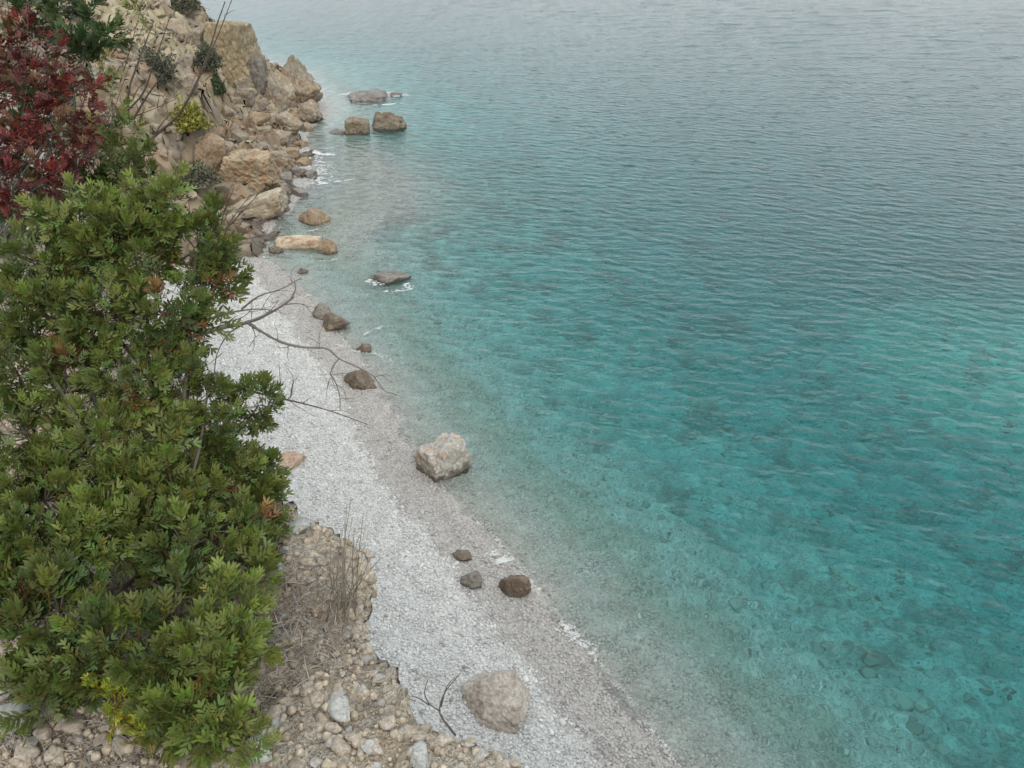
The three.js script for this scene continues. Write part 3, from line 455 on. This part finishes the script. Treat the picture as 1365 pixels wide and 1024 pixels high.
const greenSprigs = [1, 2, 3, 4].map((s) => sprigGeo(s * 17)), looseSprigs = [5, 6].map((s) => sprigGeo(s * 17, { leaves: 8, len: 0.07, open: 1.05 }));
const redSprigs = [7, 8, 9].map((s) => sprigGeo(s * 17, { leaves: 7, pairs: 3, len: 0.07, leaflet: 0.036, wide: 0.014, droop: 0.7, open: 1.2, tipTone: [1.15, 0.8, 0.8], stalk: [0.6, 0.5, 0.4] }));
const G1 = leafMat(0.080, 0.112, 0.028), G2 = leafMat(0.105, 0.14, 0.034), G3 = leafMat(0.06, 0.095, 0.03), G4 = leafMat(0.125, 0.172, 0.042), DD = leafMat(0.17, 0.10, 0.045), YG = leafMat(0.27, 0.30, 0.03), RD = leafMat(0.105, 0.019, 0.017), RD2 = leafMat(0.17, 0.036, 0.026), RD3 = leafMat(0.075, 0.022, 0.02), RD4 = leafMat(0.11, 0.065, 0.03), OLV = leafMat(0.16, 0.17, 0.06), DG = leafMat(0.045, 0.085, 0.03);
const up0 = V(0, 1, 0);
// clumps: [x, y, z, radius, share of material per kind]; sprigs sit on each clump and point out of it, branches run to it from the foot
function shrub({ name, label, category = 'shrub', group, foot, clumps, sprigs, mats, seed, per = 30, scale = 1, limbs = barkMat, limbR = 0.008, most = 290, inner = 0.25, toward = V(0.25, 0.75, 0.6) }) {
  const r = rngOf(seed), o = thing(new THREE.Group(), name, label, category, group), list = [];
  o.position.copy(foot);
  clumps.forEach(([c, rad, special, density = 1], ci) => {
    const mid = c.clone().sub(foot), n = Math.round(per * density * Math.pow(rad / 0.15, 1.6)), bend = V((r() - 0.5) * 0.25, 0.1 * r(), (r() - 0.5) * 0.25);
    const start = V((r() - 0.5) * 0.1, -0.03, (r() - 0.5) * 0.1), half = start.clone().lerp(mid, 0.5).add(bend); half.y = Math.max(half.y, 0.06);
    part(o, 'branch', tube([start, half, mid], limbR * (0.8 + 0.6 * r()), limbR * 0.35, 6, 5, 0.15), limbs);
    for (let i = 0; i < n; i++) {
      let d; do { d = V(r() * 2 - 1, r() * 2 - 1, r() * 2 - 1); } while (d.length() > 1 || d.length() < 0.1 || d.clone().normalize().dot(toward) < -0.35);
      d.normalize(); const deep = r() < inner ? 0.35 + 0.45 * r() : 0.82 + 0.25 * r();
      const p = mid.clone().addScaledVector(d, rad * deep), dir = d.clone().addScaledVector(up0, 0.55).add(V(r() - 0.5, r() - 0.5, r() - 0.5).multiplyScalar(0.7)).normalize();
      list.push({ p, dir, mid, out: deep, s: scale * (0.65 + 0.65 * r()), spin: r() * 6.28, geo: Math.floor(r() * sprigs.length), mat: special ?? Math.floor(r() * mats.length), k: r() });
    }
  });
  list.sort((a, b) => b.out * 3 + b.k * 0.5 - a.out * 3 - a.k * 0.5);
  const q = new THREE.Quaternion(), turn = new THREE.Quaternion(), pose = (s) => { q.setFromUnitVectors(up0, s.dir); turn.setFromAxisAngle(up0, s.spin); return q.multiply(turn); };
  list.slice(0, most).forEach((s) => { const m = part(o, 'leaf_sprig', sprigs[s.geo], typeof s.mat === 'number' ? mats[s.mat] : s.mat); m.position.copy(s.p); m.quaternion.copy(pose(s)); m.scale.setScalar(s.s); });
  const rest = list.slice(most), twigs = [];
  list.forEach((s) => { if (s.k < 0.6) twigs.push(tube([s.mid.clone().lerp(s.p, 0.05 + 0.2 * s.k), s.mid.clone().lerp(s.p, 0.55).add(V(0, -0.012, 0)), s.p.clone().addScaledVector(s.dir, -0.05)], 0.0032, 0.0018, 4, 2)); });
  if (twigs.length) { const t = part(o, 'twigs', mergeGeometries(twigs), limbs); t.userData = { kind: 'stuff' }; }
  const byKey = new Map(); rest.forEach((s) => { const k = s.geo; if (!byKey.has(k)) byKey.set(k, []); byKey.get(k).push(s); });
  const white = rest.length ? new THREE.MeshPhysicalMaterial({ color: 0xffffff, vertexColors: true, roughness: 0.55, side: THREE.DoubleSide }) : null;
  for (const [k, l] of byKey) { const im = new THREE.InstancedMesh(sprigs[k], white, l.length); const m = new THREE.Matrix4(); l.forEach((s, i) => { m.compose(s.p, pose(s), V(s.s, s.s, s.s)); im.setMatrixAt(i, m); im.setColorAt(i, (typeof s.mat === 'number' ? mats[s.mat] : s.mat).color); }); im.name = 'foliage'; im.userData = { kind: 'stuff' }; shade(im); o.add(im); }
  return o;
}
const bushZ = (px, py) => table(py, [[0, -3.0], [250, -2.3], [450, -1.95], [650, -1.6], [800, -1.28], [950, -1.06], [1024, -0.96]]) - 0.35 * Math.pow(px / 375, 3) * smoothstep(900 - py, 0, 300);
const clump = (px, py, rpx, special, density, dz = 0) => { const z = bushZ(px, py) - dz, p = atZ(px, py, z), t = Math.hypot(p.x, p.y - H, p.z); const rad = rpx / F * t; p.y = Math.max(p.y, topHeight(p.x, p.z) * (inland(p.x, p.z) > 0 && within(p.x, p.z, topPoly) ? 1 : 0) + rad * 0.25); return [p, rad, special, density]; };
shrub({
  name: 'mastic_shrub', label: 'large dense green shrub with small glossy leaflets spreading over the clifftop', foot: V(-1.0, topHeight(-1.0, -1.6), -1.6), seed: 5001, sprigs: [...greenSprigs, ...looseSprigs], mats: [...Array(3).fill([G1, G2, G1, G4, G3, G1, G2, G1, G2, G3, G1, G4]).flat(), DD], per: 52, scale: 0.6, inner: 0.16,
  clumps: [[105, 305, 62, G4], [60, 345, 55], [160, 340, 60], [215, 285, 55, G4], [262, 335, 50], [295, 372, 36], [20, 420, 55], [70, 430, 60], [140, 425, 62], [215, 420, 60], [270, 430, 34, G2, 0.6], [25, 500, 48], [100, 505, 58, undefined, 0.7], [175, 500, 62], [240, 520, 55, undefined, 0.7], [40, 585, 60], [130, 590, 66, G2], [210, 590, 66, G2], [275, 580, 55], [60, 670, 66], [150, 668, 62, undefined, 0.7], [230, 665, 70, G2], [300, 640, 60], [338, 668, 42], [40, 745, 70], [110, 730, 58, G4], [250, 735, 70], [318, 720, 50], [80, 815, 66], [30, 850, 58, undefined, 0.7], [235, 800, 55, undefined, 0.6], [300, 815, 46, G4], [130, 870, 60], [200, 875, 66], [270, 880, 60, G2], [60, 920, 44, G1], [150, 936, 36, YG, 0.8], [225, 945, 48], [275, 965, 40, G4], [318, 985, 28, G4, 0.8], [195, 985, 20, YG, 0.5], [320, 545, 34, G1, 0.7], [345, 540, 32, G1, 0.8], [280, 500, 30, G1, 0.5], [345, 630, 34, G1], [350, 690, 34, G1, 0.9], [330, 760, 30, G2, 0.8], [320, 860, 32, G4, 0.8], [300, 930, 34, G2], [335, 1000, 22, G4, 0.6], [175, 720, 46, G1, 0.6], [10, 640, 50], [10, 780, 50], [285, 300, 30, G1, 0.7], [170, 290, 40, G2]].map(([a, b, c, ...k]) => clump(a, b, c * 0.77, ...k)),
});
shrub({
  name: 'red_leaved_shrub', label: 'shrub with dark red autumn leaves behind the large green shrub', foot: V(-2.35, topHeight(-2.35, -3.05), -3.05), seed: 6001, sprigs: redSprigs, mats: [RD, RD2, RD3, RD, RD3, RD4], per: 26, scale: 0.55, limbR: 0.005, limbs: greyBark,
  clumps: [[45, 55, 36], [20, 110, 44], [75, 110, 40], [100, 135, 30], [30, 175, 46], [80, 185, 40], [110, 110, 24], [60, 235, 40], [105, 210, 26], [15, 255, 34], [8, 330, 22], [-40, 130, 50], [-40, 220, 50], [5, 60, 36], [50, 140, 36], [110, 165, 24], [0, 215, 36], [85, 250, 28]].map(([a, b, c, s]) => clump(a, b, c * 0.62, s, 1, 0.35)),
});
shrub({
  name: 'dark_green_shrub', label: 'taller dark green shrub above the red leaves', foot: V(-2.75, topHeight(-2.75, -4.0), -4.0), seed: 6101, sprigs: greenSprigs, mats: [DG, G3, DG], per: 16, scale: 0.75, limbR: 0.006, limbs: greyBark,
  clumps: [[100, 10, 46], [130, 40, 34], [60, 0, 40], [115, 75, 32], [95, 50, 34], [20, 20, 44], [60, 150, 40], [125, 100, 20], [-20, 60, 50], [30, 290, 40], [130, 250, 30], [20, 100, 40], [60, 200, 40], [100, 240, 36], [15, 200, 40], [90, 130, 30], [0, 250, 36], [135, 195, 28, G2], [165, 230, 28, G1], [120, 235, 30, G2], [185, 215, 22, G2], [150, 165, 24, G1], [200, 245, 24, G1], [90, 270, 30, G2]].map(([a, b, c, s]) => clump(a, b, c * 0.7, s, 1, 0.8)),
});
shrub({
  name: 'olive_leaved_shrub', label: 'sparse shrub with pale olive leaves between red leaves and bare twigs', foot: V(-2.05, topHeight(-2.05, -3.55), -3.55), seed: 6201, sprigs: looseSprigs, mats: [OLV, G4, OLV], per: 11, scale: 0.6, limbR: 0.0035, limbs: greyBark,
  clumps: [[150, 100, 26], [150, 145, 26], [160, 180, 34, G2], [120, 165, 28], [150, 210, 28, G1], [175, 215, 24, G1], [110, 190, 26], [195, 20, 18], [198, 48, 14]].map(([a, b, c, s]) => clump(a, b, c * 0.75, s, 1, 0.6)),
});
// bare and dead wood
function wood(name, label, category, limbs, mat = barkMat, group, fuzz = 0) {
  const r = rngOf(label.length * 31 + limbs.length), own = limbs.length;
  for (let i = 0; i < fuzz; i++) { const l = limbs[i % own], c = new THREE.CatmullRomCurve3(l[0]), t = 0.2 + 0.75 * r(), p = c.getPoint(t), g = c.getTangent(t), L = 0.03 + 0.09 * r(), d = g.clone().multiplyScalar(0.7).add(V(r() - 0.5, r() - 0.3, r() - 0.5).multiplyScalar(1.7)).normalize(), kink = V(r() - 0.5, r() - 0.5, r() - 0.5).multiplyScalar(0.35 * L); limbs.push([[p, p.clone().addScaledVector(d, L * 0.5).add(kink), p.clone().addScaledVector(d, L)], 0.0016, 0.0006]); }
  const first = limbs[0][0][0], o = thing(new THREE.Group(), name, label, category, group); o.position.copy(first);
  limbs.forEach(([pts, r0, r1], i) => part(o, i ? 'twig' : 'limb', tube(pts.map((p) => p.clone().sub(first)), r0, r1, 6, 6, 0.25), mat)); return o;
}
const Z = (z, ...px) => px.map(([a, b, dz = 0], i) => atZ(a, b, z + dz));
{
  const z = -2.75;
  wood('dead_branch', 'forked grey dead branch reaching out of the shrub over the beach', 'branch', [
    [Z(z, [215, 462, 0.25], [290, 438, 0.05], [325, 431], [346, 424], [372, 410], [392, 396]), 0.011, 0.0035],
    [Z(z, [330, 430], [350, 443], [375, 456], [405, 463], [436, 465], [452, 478], [478, 490], [498, 502], [512, 520], [530, 527]), 0.0068, 0.0018],
    [Z(z, [388, 399], [394, 384], [392, 376]), 0.004, 0.0015], [Z(z, [378, 406], [400, 405], [412, 410]), 0.003, 0.001], [Z(z, [350, 422], [362, 412], [372, 400]), 0.003, 0.001],
    [Z(z, [280, 425, 0.1], [310, 416], [345, 412], [365, 414]), 0.005, 0.002], [Z(z, [322, 412], [345, 395], [375, 385], [402, 370]), 0.0045, 0.0018], [Z(z, [290, 408], [312, 385], [322, 362]), 0.004, 0.0012], [Z(z, [300, 398], [330, 375], [338, 352]), 0.0035, 0.001],
    [Z(z, [325, 432], [305, 445], [290, 470], [285, 500]), 0.004, 0.0015], [Z(z, [300, 430], [325, 422], [338, 408]), 0.003, 0.001], [Z(z, [384, 459], [384, 470]), 0.0025, 0.001], [Z(z, [426, 465], [425, 452]), 0.002, 0.001], [Z(z, [498, 503], [516, 498]), 0.002, 0.0008], [Z(z, [335, 434], [340, 448], [332, 462]), 0.0025, 0.001],
    [Z(z, [440, 497], [448, 512], [453, 530], [453, 545]), 0.003, 0.0018], [Z(z, [452, 478], [444, 488], [440, 500]), 0.0025, 0.002], [Z(z, [441, 503], [436, 512]), 0.0015, 0.0008], [Z(z, [444, 500], [458, 497]), 0.0014, 0.0008],
  ], greyBark, undefined, 46);
  wood('dead_branch', 'thin dark dead twig pointing from the lower right of the shrub over the white pebbles', 'branch', [[Z(-2.3, [300, 512, 0.2], [368, 530], [400, 537], [440, 548], [490, 566]), 0.0045, 0.0014], [Z(-2.3, [383, 533], [392, 524]), 0.002, 0.001], [Z(-2.3, [370, 530], [374, 518]), 0.002, 0.001]], darkBark, undefined, 8);
  const fan = (z2, root, tips, r0) => tips.map(([a, b]) => { const [x, y] = root; return [Z(z2, [x, y], [lerp(x, a, 0.5) - 4, lerp(y, b, 0.5) + 3], [a, b]), r0, 0.0012]; });
  wood('bare_shrub', 'small leafless purple grey shrub in front of the pale rock slab', 'shrub', [[Z(-3.2, [262, 400, 0.35], [275, 360, 0.1], [290, 320]), 0.009, 0.004], ...fan(-3.2, [290, 322], [[300, 262], [332, 262], [345, 258], [320, 285], [352, 300], [312, 250], [360, 312], [278, 280], [335, 300], [303, 285]], 0.0035)], darkBark, undefined, 30);
  wood('bare_shrub', 'tall leafless stems rising in front of the headland', 'shrub', [
    [Z(-3.7, [172, 215, 0.2], [205, 182], [236, 155], [262, 110], [278, 70], [290, 30], [300, 2]), 0.009, 0.002], [Z(-3.7, [262, 110], [285, 60], [312, -8]), 0.004, 0.0015],
    [Z(-3.7, [170, 158], [172, 120], [185, 80], [205, 28]), 0.006, 0.0018], [Z(-3.7, [165, 152], [190, 125], [205, 85], [228, 18]), 0.005, 0.0015], [Z(-3.7, [178, 158], [200, 122], [218, 100], [244, 80]), 0.005, 0.0014], [Z(-3.7, [180, 155], [205, 145], [238, 130]), 0.003, 0.001], [Z(-3.7, [205, 180], [230, 150], [270, 142]), 0.003, 0.001], [Z(-3.7, [160, 110], [172, 70], [188, 10]), 0.003, 0.001], [Z(-3.7, [150, 72], [165, 50], [180, 38]), 0.002, 0.001], [Z(-3.7, [176, 135], [184, 118], [195, 108]), 0.003, 0.001]], darkBark, undefined, 26);
  const t = topPoint(605, 976);
  wood('dead_twig', 'forked bare twig standing at the cliff edge against the white pebbles', 'twig', [[Z(t.z, [607, 980], [590, 958], [586, 948], [592, 925], [614, 897]), 0.0028, 0.0009], [Z(t.z, [586, 948], [572, 938], [566, 924], [570, 907]), 0.0019, 0.0008], [Z(t.z, [588, 942], [596, 915], [606, 903]), 0.002, 0.0008], [Z(t.z, [572, 940], [556, 930], [548, 928]), 0.0018, 0.0008]], barkMat);
}
{ // dry grass tuft at the edge
  const r = rngOf(88), f = topPoint(452, 815), o = thing(new THREE.Group(), 'dry_grass_tuft', 'tuft of tall dry grey grass stalks at the cliff edge', 'grass tuft'), mats = [std({ color: new THREE.Color().setRGB(0.21, 0.175, 0.13) }), std({ color: new THREE.Color().setRGB(0.30, 0.26, 0.20) }), std({ color: new THREE.Color().setRGB(0.15, 0.125, 0.10) })];
  o.position.copy(f);
  [[462, 672], [468, 664], [484, 688], [458, 700], [446, 735], [472, 705], [455, 720], [438, 748], [478, 730], [490, 712], [500, 752], [464, 740], [450, 752], [430, 764], [482, 760], [470, 690], [460, 715], [494, 742], [440, 725], [488, 700], [420, 772], [506, 745], [466, 755], [474, 765], [452, 770], [444, 772], [460, 680], [480, 712]].forEach(([a, b]) => { const tip = atZ(a, b, f.z + (r() - 0.6) * 0.16).sub(f), s = V((r() - 0.5) * 0.09, -0.01, (r() - 0.5) * 0.07), m = s.clone().lerp(tip, 0.55).add(V((r() - 0.5) * 0.02, 0.01, 0)); part(o, 'stalk', tube([s, m, tip], 0.0016, 0.0006, 4, 4), mats[Math.floor(r() * 3)]); });
}
{ // matted dead twigs and litter on the ground right of the shrub
  const r = rngOf(99), sets = [[], [], []];
  for (let i = 0; i < 1100; i++) {
    const zone = r(), p = zone < 0.72 ? topPoint(398 + (r() + r() - 1) * 105, 828 + (r() + r() - 1) * 110) : topPoint(r() * 420, 905 + r() * 130); if (!within(p.x, p.z, topPoly)) continue;
    const L = 0.02 + 0.07 * r() * r(), a = r() * 6.28, hgt = zone < 0.72 ? 0.035 * r() : 0.008 * r(), e = V(Math.cos(a) * L, (r() - 0.35) * L * 0.5, Math.sin(a) * L), b = V(p.x, topHeight(p.x, p.z) + 0.004 + hgt, p.z);
    sets[r() < 0.5 ? 0 : r() < 0.6 ? 1 : 2].push(tube([b, b.clone().addScaledVector(e, 0.5).add(V((r() - 0.5) * 0.02, 0.006, (r() - 0.5) * 0.02)), b.clone().add(e)], 0.0009 + 0.0016 * r() * r(), 0.0006, 4, 2));
  }
  const tones = [[0.27, 0.25, 0.23], [0.40, 0.375, 0.335], [0.22, 0.165, 0.12]], said = ['matted grey dead twigs on the clifftop beside the shrub', 'bleached straw and twig litter on the clifftop', 'brown leaf stalk litter on the clifftop'];
  sets.forEach((l, i) => setting(new THREE.Mesh(mergeGeometries(l), std({ color: new THREE.Color().setRGB(...tones[i]) })), ['dead_twigs', 'straw_litter', 'brown_litter'][i], said[i], 'litter', 'stuff'));
  const s = topPoint(312, 930); wood('pale_stalk', 'single pale dry stalk standing beside the shrub', 'stalk', [[Z(s.z, [319, 952], [318, 905], [312, 848]), 0.0022, 0.0012]], std({ color: new THREE.Color().setRGB(0.42, 0.38, 0.32) }));
  const w = topPoint(415, 925); wood('fallen_twig', 'bent grey twig lying among the stones on the clifftop', 'twig', [[[topPoint(385, 905), topPoint(400, 915), topPoint(412, 930), topPoint(416, 945)].map((p) => p.add(V(0, 0.012, 0))), 0.003, 0.0015]].flat().length ? [[[[385, 905], [400, 915], [412, 930], [416, 945]].map(([a, b]) => topPoint(a, b).add(V(0, 0.012, 0))), 0.003, 0.0015]] : [], greyBark);
}
// shrubs on the headland: rounded cushions of fine leaves
function cushion(label, px, py, wpx, hpx, tones, seed) {
  const r = rngOf(seed), p = ground(px, py + hpx * 0.4), k = Math.hypot(p.x, p.y - H, p.z) / F, w = wpx * k, h = hpx * k, o = thing(new THREE.Group(), 'cushion_shrub', label, 'shrub'); o.position.copy(p);
  const pos = [], idx = [], col = [];
  for (let i = 0; i < 2600; i++) {
    const a = r() * 6.28, u = r(), rr = Math.sqrt(1 - u * u) , d = V(Math.cos(a) * rr, u, Math.sin(a) * rr), f = (0.5 + 0.5 * Math.sqrt(r())) * (0.85 + 0.75 * fbm3(d.x * 1.9 + seed * 3, d.y * 1.9, d.z * 1.9, 3) + 0.25 * (r() > 0.9 ? r() : 0)), c = V(d.x * w / 2 * f, d.y * h * f, d.z * w / 2 * f), s = 0.07 + 0.09 * r(), t = tones[Math.floor(r() * tones.length)], g = 0.8 + 0.4 * r(), i0 = pos.length / 3;
    const e1 = V(r() - 0.5, r() - 0.5, r() - 0.5).normalize().multiplyScalar(s), e2 = V(r() - 0.5, r() - 0.5, r() - 0.5).normalize().multiplyScalar(s * 0.5);
    for (const [x, y] of [[-1, 0], [0, -1], [1, 0], [0, 1]]) { pos.push(c.x + e1.x * x + e2.x * y, c.y + e1.y * x + e2.y * y, c.z + e1.z * x + e2.z * y); col.push(t[0] * g, t[1] * g, t[2] * g); }
    idx.push(i0, i0 + 1, i0 + 2, i0, i0 + 2, i0 + 3);
  }
  const crown = part(o, 'crown', geoOf(pos, idx, col), std({ vertexColors: true, side: THREE.DoubleSide })); crown.userData = { kind: 'stuff' };
  const stems = []; for (let i = 0; i < 9; i++) { const a = i * 0.7 + r(); stems.push(tube([V(0, -0.2, 0), V(Math.cos(a) * w * 0.15, h * 0.35, Math.sin(a) * w * 0.15), V(Math.cos(a) * w * 0.36, h * 0.6, Math.sin(a) * w * 0.36)], 0.03, 0.01, 5, 3)); } part(o, 'stem', mergeGeometries(stems), darkBark);
}
const gd = [[0.075, 0.09, 0.055], [0.09, 0.105, 0.065], [0.12, 0.125, 0.09]];
cushion('dark green rounded shrub halfway up the headland slope', 213, 100, 46, 40, gd, 1);
cushion('small dark green shrub beside the cliff stack', 282, 92, 30, 26, gd, 2);
cushion('narrow green shrub trailing down the rock below the cliff stack', 294, 126, 16, 22, [[0.06, 0.085, 0.045], [0.08, 0.105, 0.05]], 3);
cushion('bright yellow green shrub on the headland slope', 256, 168, 46, 34, [[0.27, 0.27, 0.05], [0.34, 0.32, 0.06], [0.20, 0.21, 0.05]], 4);
cushion('grey green shrub left of the honeycombed block', 262, 240, 56, 26, [[0.12, 0.125, 0.08], [0.15, 0.15, 0.10], [0.11, 0.11, 0.075]], 5);
cushion('grey green shrub on the headland crest', 240, 4, 50, 26, [[0.10, 0.11, 0.07], [0.13, 0.135, 0.085], [0.07, 0.08, 0.05]], 6);

renderer.render(scene, camera);
